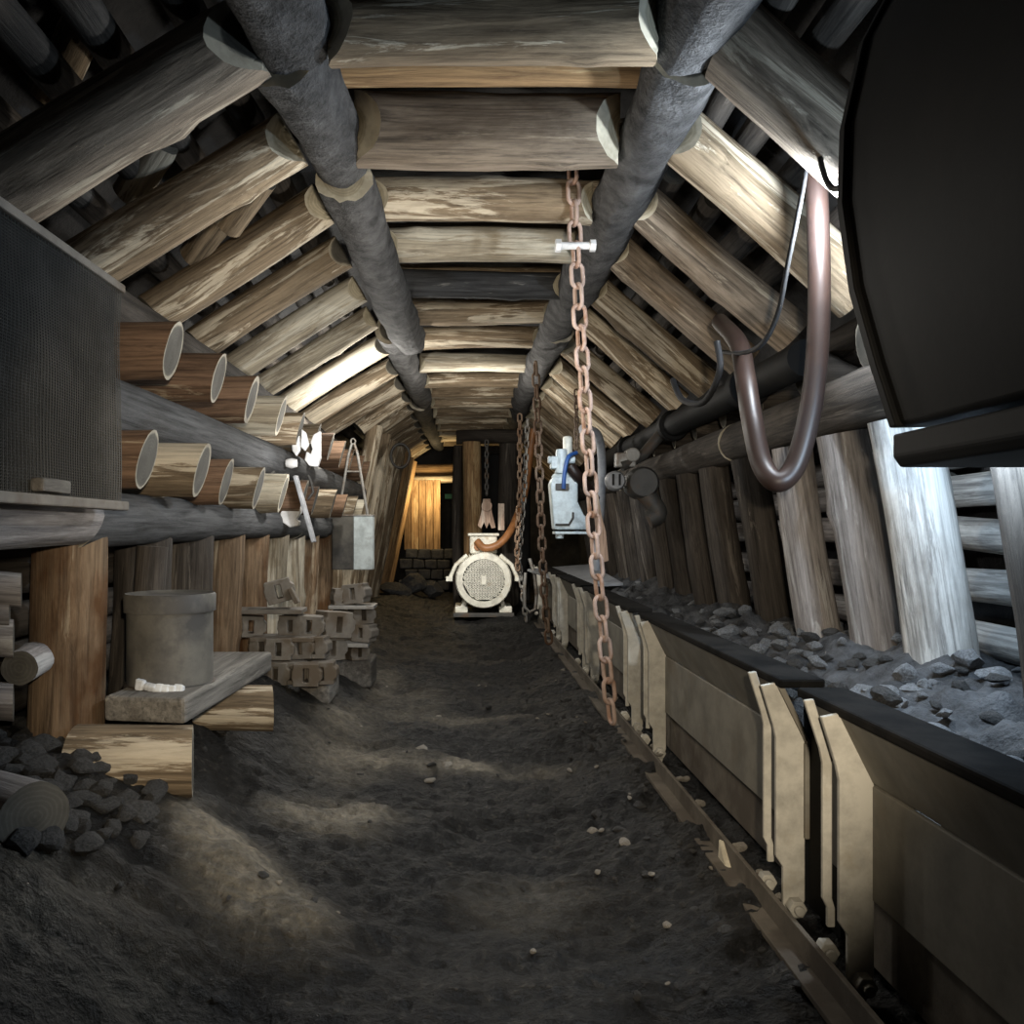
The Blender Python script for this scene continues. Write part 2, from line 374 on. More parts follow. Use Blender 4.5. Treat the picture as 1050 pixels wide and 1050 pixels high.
# rafters
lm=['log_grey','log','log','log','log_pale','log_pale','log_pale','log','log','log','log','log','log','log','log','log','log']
rm=['log_grey','log','log_grey','log_grey','log','log','log','log','log','log','log','log','log','log','log','log','log']
for i,y in enumerate(FY):
    r=[.112,.098,.09,.088,.085,.08][i] if i<6 else .085
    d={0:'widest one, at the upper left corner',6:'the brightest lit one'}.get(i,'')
    if y<8.2: lo=(-1.36,1.90); up=(-.62,2.365)
    else: lo=(-1.12,2.02); up=(-.61,2.36)
    log('rafter',(lo[0],y+random.uniform(-.03,.03),lo[1]),(up[0],y,up[1]+random.uniform(-.01,.01)),r*1.02,r,M[lm[i]],
        f'left slanting roof log, {ORD[i]} from the front'+(', '+d if d else ''),'log','left rafters',n1=[((.9,-.1,.5),0),((.85,-1.15,.2),.05)],n0=(-.7,-.2,-.7),cut='cut_pale' if i in(1,2,4,5) else 'cut',seg=28,endlabel='pale half-moon saw cut')
    log('rafter',(1.42,y+random.uniform(-.03,.03),1.80),(.755,y,2.375+random.uniform(-.01,.01)),r*1.05,r,M[rm[i]],
        f'right slanting roof log, {ORD[i]} from the front'+(', bright white underside' if i==1 else ''),'log','right rafters',n1=[((-.8,-.1,.55),0),((-.8,-1.0,.2),.05)] if i else (-.8,.1,.55),cut='cut_pale' if i else 'cut',seg=28,endlabel='pale half-moon saw cut')
# lagging poles behind the rafters
k=0
for side in (-1,1):
    for li,t in enumerate((.12,.36,.6,.85)):
        for si,(a,b_) in enumerate([(.9,3.4),(3.45,6.6),(6.65,13.6)]):
            x=lerp(.62,1.36,t)*side+(.06 if side>0 else 0)+.10*side; z=lerp(2.36,1.93,t)+.145
            log('lagging_pole',(x,a,z),(x+random.uniform(-.04,.04),b_,z+random.uniform(-.02,.02)),.06,.05,M['post_shaded'],
                f'dark lagging pole behind the {"left" if side<0 else "right"} rafters, {ORD[li]} from the top, {["near","middle","far"][si]} length','pole','lagging poles',rings=20,bend=.006)
# short blocks poking through between left rafters
for i,(px,py,Y,ln) in enumerate([(148,190,2.8,.3),(215,260,3.35,.3),(60,75,2.3,.35),(255,225,3.1,.25)]):
    p=P(px,py,Y)+Vector((-.02,.12,.12)); log('timber_chock',p+Vector((-.12,.10,-.06)),p+Vector((.06,-.06,.06)),.06,.055,M['log'],f'short chock wedged behind the left rafters, {["between first and second","between second and third","above the first","high between second and third"][i]}','block','rafter chocks')

# ------------------------------------------------------------------ left wall
for zz,x,r,nm,mt in ((1.725,-1.27,.095,'top','post_shaded'),(1.335,-1.13,.095,'middle','log_dark'),(.985,-1.13,.088,'lowest','log_dark')):
    for si,(a,b_) in enumerate([(.8,2.35),(2.36,5.3),(5.32,8.5)]):
        log('stringer_log',(x,a,zz),(x+.02,b_,zz+random.uniform(-.015,.015)),r,r*.95,M['post_grey' if (nm=='lowest' and si==0) else mt],
            f'{"grey" if (nm=="lowest" and si==0) else "dark"} lengthwise log of the left wall, {nm} of three, {["near","middle","far"][si]} length','log','left wall plates',rings=22,bend=.004)
up=[2.12,2.68,3.15,3.67,4.18,4.70,5.2,5.7,6.25,6.8,7.4,8.0]
lw=[1.95,2.50,2.93,3.30,3.76,4.25,4.75,5.25,5.8,6.35,6.95,7.6]
ms=['bark','bark','bark','bark','log_pale','log','log','bark','bark','bark','bark','bark']
for i in range(1,12):
    for row,yy,z,rr in (('upper',up[i],1.53,.098),('lower',lw[i],1.165 - .02*(i>2),.098)):
        r=rr*random.uniform(.9,1.05)
        e=-.94+random.uniform(-.015,.015)
        log('header_log',(-1.62,yy,z+random.uniform(-.01,.01)),(e,yy-.02,z),r,r,M[ms[i] if row=='upper' else ['bark','bark','log','bark','log','log_pale'][i%6]],
            f'crosswise log stub with sawn round end in {row} row of left wall, {ORD[i]} from front','log','sawn log stubs in the left wall',ends=(0,1),n1=(1,.11,-.28),rings=8,bend=0,endlabel='grey sawn round end with pale rim')
LP=[1.72,2.44,3.0,3.5,4.0,4.5,5.0,5.5,6.05,6.6,7.2,7.8]
pm=['post','post','post_shaded','post_shaded','post','post','log_pale','log_pale','post','post','log','log']
for i,y in enumerate(LP):
    r=.10 if i!=1 else .105
    bz=zf(-1.2,y)-.05
    log('pit_prop',(-1.2+.02*(i%2),y,bz),(-1.165,y,.945),r,r*.97,M[pm[i]],
        (['warm brown upright prop cut by the left picture edge','stout warm brown upright prop with bark streaks left of the drum','dark upright prop behind the drum'][i] if i<3 else f'upright prop under the left wall logs, {ORD[i]} from the front'),'post','left props')
# far leaning props
for i,(y,bx,tx) in enumerate([(8.5,-1.2,-1.0),(9.2,-1.2,-.98),(9.9,-1.22,-.96),(10.7,-1.2,-.92),(11.4,-1.2,-.9),(12.1,-1.22,-.9),(12.8,-1.2,-.9)]):
    log('pit_prop',(bx-.05,y,.0),(tx+.05,y+.15,2.05),.095,.085,M['log_orange' if i>3 else 'log'],
        f'tall leaning prop at the far left end of the tunnel, {ORD[i]} from the front','post','far left leaning props')
# lagging behind left props
for li,z in enumerate((.42,.54,.67,.80,.9)):
    for si,(a,b_) in enumerate([(.9,2.18),(2.25,5.2),(5.25,8.4)]):
        zo=z+random.uniform(-.015,.015)
        log('lagging_pole',(-1.40+random.uniform(-.03,.03),a,zo),(-1.40+random.uniform(-.02,.02),b_ if si else b_+random.uniform(-.1,.12),zo+random.uniform(-.02,.02)),.055,.05,M['post_grey' if si==0 else 'post_shaded'],
            f'horizontal pole stacked behind the left props, {ORD[li]} from the ground, {["near","middle","far"][si]} length','pole','poles behind left props',rings=16)
# short chocks seen between first two left props
for i,(px,py,r) in enumerate([(20,685,.046),(14,655,.05),(22,605,.045),(14,720,.05),(10,630,.04)]):
    p=P(px,py,2.2); log('timber_chock',p,p+Vector((-.3,-.05,.03)) if i!=0 else p+Vector((-.06,.35,0)),r,r,M['post_grey'],
        f'short grey round stub lying between the two nearest left props, {["with round end to camera","above the round end","topmost","lowest","second from top"][i]}','log','stubs between near left props',rings=6,n0=(1,.5,0) if i else None)

# woven wire mesh panel
root=empty('mesh_panel',(-.955,1.75,1.03),'dark fine wire mesh panel hanging on the left wall at picture edge','panel')
w=MB(); y0,y1,z0,z1=-.75,.54,0,.58
yy=y0
k=0
while yy<y1:
    w.tube([(.004*(-1)**k+.012*noise.noise(Vector((yy*4,zq*4,0))),yy,zq) for zq in ar(z0,z1,12)],.0013,4,caps=False); yy+=.0068; k+=1
zq=z0
while zq<z1:
    w.tube([(.012*noise.noise(Vector((q*4,zq*4,0))),q,zq) for q in ar(y0,y1,24)],.0013,4,caps=False); zq+=.0068
w.build('wire_weave',M['gauzewire'],root)
bk=MB(); 
V=[(-.014+.012*noise.noise(Vector((q*4,z_*4,0))),q,z_) for q in ar(y0,y1,30) for z_ in ar(z0,z1,16)]
bk.add(V,[(i*17+j,(i+1)*17+j,(i+1)*17+j+1,i*17+j+1) for i in range(30) for j in range(16)]); bk.build('backing_cloth',M['gauze'],root,60)
MB().box((0,(y0+y1)/2,z1+.008),(.03,y1-y0,.022)).build('top_rail',M['iron'],root,None,.004)
MB().box((0.005,(y0+y1)/2,-.01),(.04,y1-y0,.025)).build('bottom_rail',M['iron'],root,None,.004)
o=MB().box((-.935,1.87,1.055),(.03,.14,.03)).build('wood_batten',M['plank'],None,None,.006,.006); tag(o,'small grey batten lying on the bottom rail of the wire mesh panel','batten')

# ------------------------------------------------------------------ right wall
RP=[2.08,2.62,3.04,3.50,4.05,4.6,5.1,5.6,6.1,6.6,7.15,7.7,8.3,8.9,9.5]
rpm=['post_shaded','post_white','post_grey','post_grey','post_shaded']
for i,y in enumerate(RP):
    r=[.09,.105,.092,.088][i] if i<4 else .088
    lb=['dark upright prop cut by the right picture edge','whitewashed thick leaning prop, brightest on the right wall','grey leaning prop next to the whitewashed one','grey leaning prop below the loop of thick hose'][i] if i<4 else f'dark prop of the right wall, {ORD[i]} from the front'
    log('pit_prop',(1.53,y,.33),(1.375,y,1.31),r,r*.92,M[rpm[i] if i<5 else 'post_shaded'],lb,'post','right props',rough=.06)
for zz,x,nm in ((1.40,1.38,'lower'),(1.70,1.58,'upper')):
    for si,(a,b_) in enumerate([(1.5,4.2),(4.22,7.2),(7.22,10)]):
        log('stringer_log',(x,a,zz),(x,b_,zz),.10,.095,M['post_shaded'],f'dark lengthwise log of the right wall, {nm} of two, {["near","middle","far"][si]} length','log','right wall plates',rings=22,bend=.004)
for i,y in enumerate([2.3,2.85,3.4,3.9,4.45,5.0,5.5,6.1,6.7,7.3]):
    log('header_log',(1.8,y,1.585),(1.36,y-.03,1.585),.085,.085,M['post_shaded'],f'crosswise log stub in the right wall below the rafters, {ORD[i]} from front','log','sawn log stubs in the right wall',ends=(0,1),rings=8,bend=0,n1=(-1,.1,-.2))
for li,z in enumerate((.60,.76,.93,1.09,1.24)):
    for si,(a,b_) in enumerate([(1.5,2.9),(2.95,6.2),(6.25,10)]):
        x=1.70+random.uniform(-.03,.02)
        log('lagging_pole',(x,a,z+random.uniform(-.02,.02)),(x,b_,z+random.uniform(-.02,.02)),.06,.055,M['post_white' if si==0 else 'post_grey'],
            f'{"white dusted" if si==0 else "grey"} horizontal pole behind the right props, {ORD[li]} from the ground, {["near","middle","far"][si]} length','pole','poles behind right props',rings=16)

root=empty('shade_pipe',(1.27,3.1,1.60),'added black pipe darkening the right wall under the rafter feet','pipe')  # pipe added to make the dark band below the rafters
MB().cyl((0,0,0),(0,5.4,0),.07,None,20).build('pipe_run',M['black'],root,40)
for q in range(4): MB().cyl((0,.6+q*1.35,0),(0,.68+q*1.35,0),.095,None,20).build('flange',M['black'],root,40,.006)
# ------------------------------------------------------------------ conveyor
def bent(mb,y0_,y1_,x,t,zlo,zmid=.45,ztop=.585,dx=-.075,y0b=None,y1b=None):
    """plate that stands upright and leans to the walkway above zmid"""
    y0b=y0_ if y0b is None else y0b; y1b=y1_ if y1b is None else y1b
    pr=[(x,zlo),(x,zmid-.03),(x-.008,zmid),(x-.025,zmid+.04),(x+dx,ztop)]
    V=[];n=len(pr)
    for i,(a,z) in enumerate(pr):
        ya,yb=(y0b,y1b) if i==0 else (y0_,y1_)
        V+=[(a,ya,z),(a,yb,z),(a+t,yb,z),(a+t,ya,z)]
    Fc=[(0,1,2,3),tuple(4*(n-1)+q for q in(3,2,1,0))]
    for i in range(n-1):
        for q in range(4): Fc.append((4*i+q,4*(i+1)+q,4*(i+1)+(q+1)%4,4*i+(q+1)%4))
    mb.add(V,Fc)
def pan(y0_,y1_,idx,first=False):
    lb=['conveyor side section nearest the camera, running off the right picture edge','conveyor side section second from the camera, with broad panel and pale ribs','conveyor side section third from the camera, behind the long hanging chain','conveyor side section fourth from the camera','farthest conveyor side section, beside the electric motor'][idx]
    r=empty('conveyor_section',(.80,y0_,0),lb,'conveyor','conveyor sections'); L=y1_-y0_
    a=.34; b_=L-.24
    mb=MB(); mb.box((.02,L/2,.325),(.012,L-.04,.23)); mb.build('side_panel',M['panel'],r,None,.003)
    mb=MB()
    mb.add([(.014,.02,.447),(.014,L-.02,.447),(-.052,L-.02,.58),(-.052,.02,.58),(.026,.02,.447),(.026,L-.02,.447),(-.038,L-.02,.58),(-.038,.02,.58)],
           [(0,1,2,3),(7,6,5,4),(0,4,5,1),(1,5,6,2),(2,6,7,3),(3,7,4,0)]); mb.build('upper_panel',M['panel'],r)
    mb=MB(); yb=.02
    while yb<L-.1: mb.box((.023,yb+.11,.4435),(.008,.22,.012)); yb+=.31
    mb.build('seam_strip',M['panel'],r)
    MB().box((.045,L/2,.13),(.012,L-.04,.155)).build('lower_plate',M['mudsteel'],r,None,.003)
    MB().box((.0,L/2,.588),(.11,L,.022)).build('top_rim',M['rim'],r,None,.006)
    MB().box((.45,L/2,.13),(.7,L-.04,.02)).build('bed_plate',M['black'],r)
    MB().box((.032,L+.06,.30),(.012,.20,.50)).build('gap_shade_plate',M['black'],r)  # black plate standing in for the shade in the gap between sections
    WP=[(-.035,.0),(-.035,.14),(-.052,.165),(-.052,.45),(-.058,.48),(-.088,.578),(-.045,.586),(.012,.48),(.018,.44),(.018,.06),(.0,.0)]
    TP=[(-.052,.13),(-.052,.17),(-.062,.19),(-.062,.47),(-.068,.50),(-.100,.60),(-.080,.603),(-.048,.50),(-.042,.47),(-.042,.19),(-.036,.17),(-.036,.13)]
    for y_ in (.03,L-.21):
        MB().prism(WP,y_,y_+.014).build('end_rib',M['rib'],r,None,.003)
        MB().prism(TP,y_+.055,y_+.067).build('flange_strip',M['rib'],r,None,.003)
        for x_,yy_,zz_ in ((-.01,y_-.012,.05),(-.06,y_+.045,.09)):
            mb=MB(); mb.cyl((x_,yy_-.018,zz_),(x_,yy_+.012,zz_),.022,.022,6); mb.cyl((x_,yy_-.03,zz_),(x_,yy_-.018,zz_),.012,.012,10); mb.build('bolt',M['rib'],r,40,.002)
    return r
pan(-.05,1.87,0); pan(1.97,3.60,1); pan(3.80,5.30,2); pan(5.42,6.85,3); pan(7.0,8.9,4)
root=empty('floor_rail',(.715,.6,.04),'rusty angle iron rail along the foot of the conveyor','rail')
MB().box((.0,3.6,.03),(.012,8,.07)).build('upright_web',M['mudsteel'],root,None,.002,.004)
MB().box((-.005,3.6,.005),(.085,8,.014)).build('foot_flange',M['mudsteel'],root,None,.002)
mb=MB(); mb.add([(.69,2.28,.0),(.69,2.14,.0),(.72,2.14,.0),(.72,2.28,.0),(.70,2.30,.10),(.71,2.28,.10)],[(0,1,2,3),(0,1,4),(1,2,5,4),(2,3,5),(3,0,4,5)])
tag(mb.build('wood_wedge',M['cut_pale'],None,None,.004),'pale splintered wooden wedge beside the conveyor rail','wedge')

# ------------------------------------------------------------------ stones
def stone_mesh(s,sub=2,flat=.7):
    bm=bmesh.new(); bmesh.ops.create_icosphere(bm,subdivisions=sub,radius=1)
    for v in bm.verts:
        d=1+.35*noise.noise(v.co*1.1+Vector((s*5.1,0,0)))+.18*noise.noise(v.co*2.6+Vector((0,s*3.3,0)))
        v.co*=d
        for a in range(9):      # broken facets
            n=Vector((math.sin(s*2.1+a*2.4),math.cos(s*1.7+a*1.9),math.sin(a*2.9+s))).normalized()
            e=v.co.dot(n)-.66
            if e>0: v.co-=n*e
        v.co.z*=flat
    me=bpy.data.meshes.new('stone'); bm.to_mesh(me); bm.free(); return me
def stones(mats,tagl,cat,grp,spots,name='stone'):
    base=[]
    for mt in mats:
        for s in range(4):
            me=stone_mesh(len(base)+1); me.materials.append(M[mt]); base.append(me)
    for i,(x,y,z,r,mi) in enumerate(spots):
        o=bpy.data.objects.new(name,base[mi*4+i%4]); C.objects.link(o); o.location=(x,y,z)
        o.scale=(r*random.uniform(.8,1.3),r*random.uniform(.8,1.2),r*random.uniform(.7,1.1)); o.rotation_euler=(random.uniform(-.4,.4),random.uniform(-.4,.4),random.uniform(0,6.28))
        tag(o,tagl,cat,grp)
sp=[]
while len(sp)<90:
    px=random.uniform(-10,165); py=random.uniform(745,870)
    if py<760 and px>75: continue
    Y=2.3
    for _ in range(6):
        x=(px-CX)/F*Y; z=zf(x,Y); Y=(ZC-z)*F/(py-CY)
    if any((x-a)**2+(Y-b_)**2<.0022 for a,b_,*_ in sp): 
        if random.random()<.97: continue
    sp.append((x,Y,z+.012,random.uniform(.02,.05),0))
stones(['stone'],'dark broken stone in the rubble heap at lower left','stone','rubble at lower left',sp)
sp=[]
while len(sp)<270:
    x=random.uniform(.9,1.66); y=random.uniform(1.35,4.2) if len(sp)<215 else random.uniform(4,7)
    if any((x-1.5)**2+(y-p)**2<.012 for p in RP): continue
    if any((x-a)**2+(y-b_)**2<.0009 for a,b_,*_ in sp): continue
    sp.append((x,y,zb(x,y)+.018,random.choice((.018,.024,.03,.036,.05)),random.choice((0,0,1))))
stones(['stone_grey','stone'],'loose grey stone on the gravel behind the conveyor at right','stone','stones behind the conveyor',sp)
sp=[]
while len(sp)<190:
    x=random.uniform(-.9,.68); y=random.uniform(1.55,6)
    if len(sp)<90: x=random.uniform(.40,.66); y=random.uniform(1.7,4.5)
    sp.append((x,y,zf(x,y)+.004,random.uniform(.005,.015) if random.random()<.85 else .024,0 if random.random()<.86 else 1))
for q in range(16): sp.append((random.uniform(.765,.80),random.uniform(1.9,4.6),.05,random.uniform(.012,.028),1))
stones(['stone','clay'],'small loose pebble on the black coal floor','pebble','pebbles on the floor',sp,'pebble')

# ------------------------------------------------------------------ bench, drum
log('support_block',(-1.10,2.33,.305),(-.775,2.35,.30),.10,.10,M['log'],'tan half-round log block under the near end of the plank','block','bench blocks',knots=0,rings=6,bend=0,rough=.03,n1=(1,.3,0))
log('support_block',(-.95,2.95,.325),(-.69,2.95,.32),.08,.08,M['log'],'tan half-round log block under the far end of the plank','block','bench blocks',knots=0,rings=6,bend=0,rough=.03,n1=(1,.3,0))
mb=MB(); mb.add([(-1.05,2.40,.40),(-.80,2.36,.40),(-.76,3.25,.405),(-1.0,3.25,.405),(-1.05,2.40,.475),(-.80,2.36,.475),(-.76,3.25,.48),(-1.0,3.25,.48)],
    [(3,2,1,0),(4,5,6,7),(0,1,5,4),(1,2,6,5),(2,3,7,6),(3,0,4,7)])
tag(mb.build('plank_bench',M['plank'],None,None,.012),'thick grey plank laid on two log blocks carrying the sooty drum','bench')
root=empty('drum',(-.935,2.62,.465),'sooty grey metal drum with lid standing on the plank bench','drum')
MB().lathe([(.0,.0),(.128,.0),(.132,.006),(.13,.012),(.13,.25),(.0,.25)],n=40).build('shell',M['drum'],root,40)
MB().lathe([(.13,.235),(.138,.235),(.139,.285),(.134,.292),(.128,.29),(.12,.285),(.0,.283)],n=40).build('lid',M['drum'],root,40)
MB().lathe([(.131,.0),(.139,.002),(.139,.012),(.131,.014)],n=40).build('bottom_rim',M['darkiron'],root,40)
mb=MB()
for i in range(9):
    a=-1.95+i*.1; mb.box((-.935+.15*math.cos(a)+random.uniform(-.01,.01),2.62+.15*math.sin(a),.484),(.028,.022,.016+.022*random.random()),Matrix.Rotation(random.uniform(-.6,.6),3,'X'))
tag(mb.build('lime_crust',M['lime'],None,None,.006,.022),'white lime crust on the plank at the foot of the drum','lime')
log('log_stub',(-1.2,1.80,.40),(-.885,1.70,.365),.07,.07,M['post_grey'],'grey log stub with round end lying at the lower left picture edge','log',rings=6,bend=0,knots=0,n1=(.8,-.6,0))
# dark upright board behind drum
log('timber_slab',(-1.10,2.78,.3),(-1.06,2.80,.9),.05,.05,M['post_shaded'],'thin dark slab standing between stout prop and drum','post',rings=8)

# ------------------------------------------------------------------ scrap pile of chain flights
def block_mesh():
    mb=MB(); w,h=.060,.052
    out=[(-w,-h),(w,-h),(w,-.6*h),(1.25*w,-.35*h),(1.25*w,.35*h),(w,.6*h),(w,h),(-w,h),(-w,.6*h),(-1.1*w,.3*h),(-1.1*w,-.3*h),(-w,-.6*h)]
    n=len(out); slot=[(a*.22,b_*.62) for a,b_ in [(-w,-h),(w,-h),(w,-.6*h),(1.0*w,-.35*h),(1.0*w,.35*h),(w,.6*h),(w,h),(-w,h),(-w,.6*h),(-w,.3*h),(-w,-.3*h),(-w,-.6*h)]]
    for yy in (-.05,.05): mb.v+=[Vector((a,yy,b_)) for a,b_ in out]; mb.v+=[Vector((a,yy,b_)) for a,b_ in slot]
    for i in range(n):
        j=(i+1)%n
        mb.f+=[(i,j,n+j,n+i),(2*n+i,3*n+i,3*n+j,2*n+j),(i,2*n+i,2*n+j,j),(n+i,n+j,3*n+j,3*n+i)]
    return mb
blk0=block_mesh().build('chain_block',M['iron'],None,None,.005)
first=[True]
def block(x,y,z,rz=0,ry=0,lb='',sc=1):
    if first[0]: o=blk0; first[0]=False
    else: o=blk0.copy(); C.objects.link(o)
    o.location=(x,y,z); o.rotation_euler=(0,ry,rz); o.scale=(sc,sc,sc); tag(o,lb,'block','cast iron blocks in the scrap pile')
def slab(x0,x1,y,z,d,lb,ry=0,mat='iron',h=.022,rz=0):
    o=MB().box((0,0,0),(x1-x0,d,h)).build('iron_bar',M[mat],None,None,.004); o.location=((x0+x1)/2,y,z); o.rotation_euler=(0,ry,rz); tag(o,lb,'bar','flat bars in the scrap pile')
def px2x(px,Y): return (px-CX)/F*Y
def py2z(py,Y): return ZC-(py-CY)/F*Y
Y=4.1
rows=[(642,[238,257,300,318]),(664,[272,288,310,322]),(690,[285,300,316,330]),]
rn=['top','middle','bottom']
for ri,(py,pxs) in enumerate(rows):
    for k_,px in enumerate(pxs):
        yy=Y-.08*ri; block(px2x(px,yy),yy+random.uniform(-.03,.03),py2z(py,yy),random.uniform(-.25,.25),random.uniform(-.06,.06),f'cast iron block in the {rn[ri]} row of the nearer scrap stack, {ORD[k_]} from the left')
slab(px2x(226,Y),px2x(312,Y),Y,py2z(626,Y),.16,'flat bar lying over the top row of the nearer scrap stack')
slab(px2x(262,Y),px2x(326,Y),Y-.04,py2z(653,Y),.16,'flat bar between top and middle row of the nearer scrap stack',.01)
slab(px2x(278,Y),px2x(342,Y),Y-.08,py2z(678,Y),.18,'flat bar between middle and bottom row of the nearer scrap stack')
block(px2x(286,Y),Y,py2z(606,Y),.2,-.25,'cast iron block tilted on top of the nearer scrap stack',1.05)
slab(px2x(295,Y),px2x(312,Y),Y-.05,py2z(610,Y),.05,'thin bar leaning against the tilted block on the nearer scrap stack',1.1)
block(px2x(342,Y+.1),Y+.1,py2z(640,Y+.1),.7,.1,'grey iron block at the right edge of the nearer scrap stack, upper one',1.25)
block(px2x(335,Y+.1),Y+.1,py2z(664,Y+.1),.8,.0,'grey iron block at the right edge of the nearer scrap stack, lower one',1.2)
o=MB().box((px2x(300,4.2),4.22,.16),(.42,.3,.12)).build('timber_block',M['plank'],None,None,.012); tag(o,'dark sleeper block under the nearer scrap stack','block')
Y=5.0
for k_,(px,py,rz,s) in enumerate([(352,612,.4,1.0),(366,608,-.3,1.1),(352,634,.2,1.0),(370,630,.5,1.05),(356,652,.1,1.0),(374,648,-.4,1.0),(347,668,.2,1.0),(366,668,.6,.9)]):
    block(px2x(px,Y),Y+random.uniform(-.05,.05),py2z(py,Y),rz,random.uniform(-.15,.15),['iron block on top of the farther scrap stack, left one','iron block on top of the farther scrap stack, right one','iron block second layer of the farther scrap stack, left one','iron block second layer of the farther scrap stack, right one','iron block third layer of the farther scrap stack, left one','iron block third layer of the farther scrap stack, right one','iron block at the foot of the farther scrap stack, left one','iron block at the foot of the farther scrap stack, right one'][k_],s)
slab(px2x(340,Y),px2x(386,Y),Y-.03,py2z(621,Y),.2,'pale flat bar near the top of the farther scrap stack',0,'steel')
slab(px2x(342,Y),px2x(380,Y),Y-.03,py2z(659,Y),.2,'pale flat bar low in the farther scrap stack',.03,'steel')
o=MB().box((px2x(358,5.05),5.08,.10),(.30,.3,.16)).build('timber_block',M['plank'],None,None,.012); tag(o,'dark sleeper block under the farther scrap stack','block')

# ------------------------------------------------------------------ left wall hardware
def plate(p,poly,th,lb,name,cat,rz=0,Y=4.7,hole=None):
    o=MB().prism([((a-p[0])/F*Y,(p[1]-b_)/F*Y) for a,b_ in poly],-th/2,th/2).build(name,M['bright'],None,None,.006); o.location=P(p[0],p[1],Y); o.rotation_euler=(0,0,rz); tag(o,lb,cat); return o
plate((303,460),[(299,448),(303,441),(307,448),(308,462),(304,468),(300,462)],.03,'bright white leaf-shaped iron at left of the upper bright group on the left wall','iron_leaf','ironwork')
plate((312,458),[(309,440),(314,444),(317,456),(313,463),(308,458)],.03,'bright white leaf-shaped iron in the middle of the upper bright group on the left wall','iron_leaf','ironwork',.3)
plate((324,464),[(322,446),(329,442),(329,470),(326,479),(318,478),(313,472),(315,463),(319,466),(321,461),(319,454)],.05,'bright white C-shaped bracket at right of the upper bright group on the left wall','iron_bracket','ironwork')
plate((303,522),[(308,505),(309,526),(304,533),(308,534),(307,539),(298,541),(291,536),(287,529),(291,521)],.05,'bright white triangular hook low on the left wall beside the leaning bar','iron_hook','ironwork')
plate((294,506),[(291,499),(297,498),(299,504),(296,513),(290,508)],.03,'small bright iron lug above the low triangular hook','iron_lug','ironwork')
plate((281,530),[(275,523),(286,522),(285,533),(281,538),(276,536)],.04,'small bright iron lug left of the low triangular hook','iron_lug','ironwork')
o=MB().lathe([(0,-.03),(.022,-.03),(.03,0),(.022,.03),(0,.03)],axis='X',n=20).build('insulator_knob',M['bright'],None,40); o.location=P(299,475,4.65); tag(o,'small round white knob under the upper bright ironwork','knob')
a=P(303,488,4.6); b_=P(322,556,4.6)
mb=MB(); d=(b_-a); mb.box((0,0,-d.length/2),(.065,.02,d.length)); mb.cyl((0,-.012,-.03),(0,.012,-.03),.018,n=12)
o=mb.build('steel_bar',M['cover'],None,None,.004); o.location=a; o.rotation_mode='QUATERNION'; o.rotation_quaternion=(-d).to_track_quat('Z','Y'); tag(o,'grey-violet flat steel bar leaning on the left wall by the white hooks','bar')
for i,(x,z) in enumerate(((-.915,1.38),(-.925,1.2))):
    mb=MB(); mb.tube([(0,0,.08),(.02,0,.03),(.03,0,-.02),(.0,0,-.06)],.008,8); o=mb.build('wall_hook',M['darkiron'],None,50); o.location=(x,4.85,z); tag(o,f'dark iron wall hook behind the leaning steel bar, {["upper","lower"][i]} one','hook')
# hanging sheet box
root=empty('sheet_metal_box',P(362,584,6.6),'grey sheet metal box hanging by long straps on the left wall','box')
wd,ht=.33,.43
MB().box((-.075,0,ht/2),(.17,.10,ht)).build('dark_front_panel',M['drum'],root,None,.006)['label']='darker left half of the box front'
MB().box((.088,0,ht/2),(.155,.10,ht)).build('light_front_panel',M['zincblue'],root,None,.006)['label']='paler zinc right half of the box front'
MB().box((0,0,ht),(wd+.01,.11,.012)).build('top_rim',M['steel'],root,None,.003)
for s in (-1,1):
    mb=MB(); mb.tube([(s*.12,0,ht-.02),(s*.035,.0,.92),(s*.01,0,1.0)],.011,8); mb.build('strap',M['steel'],root,50)
MB().tube([(-.05,0,.78),(.05,0,.78)],.008,8).build('strap_spacer',M['steel'],root,50)
MB().tube([(.018*math.cos(t),0,1.02+.022*math.sin(t)) for t in ar(0,2*math.pi,14)[:-1]],.007,8,closed=True).build('hanging_ring',M['steel'],root,60)
# coil on far prop
o=MB().tube([(.0+.10*math.cos(t),-.01*t,.13*math.sin(t)) for t in ar(0,12.5,50)],.014,8).build('wire_coil',M['darkiron'],None,60); o.location=P(411,468,9.0); tag(o,'dark wire coil hanging on the far left leaning prop','coil')

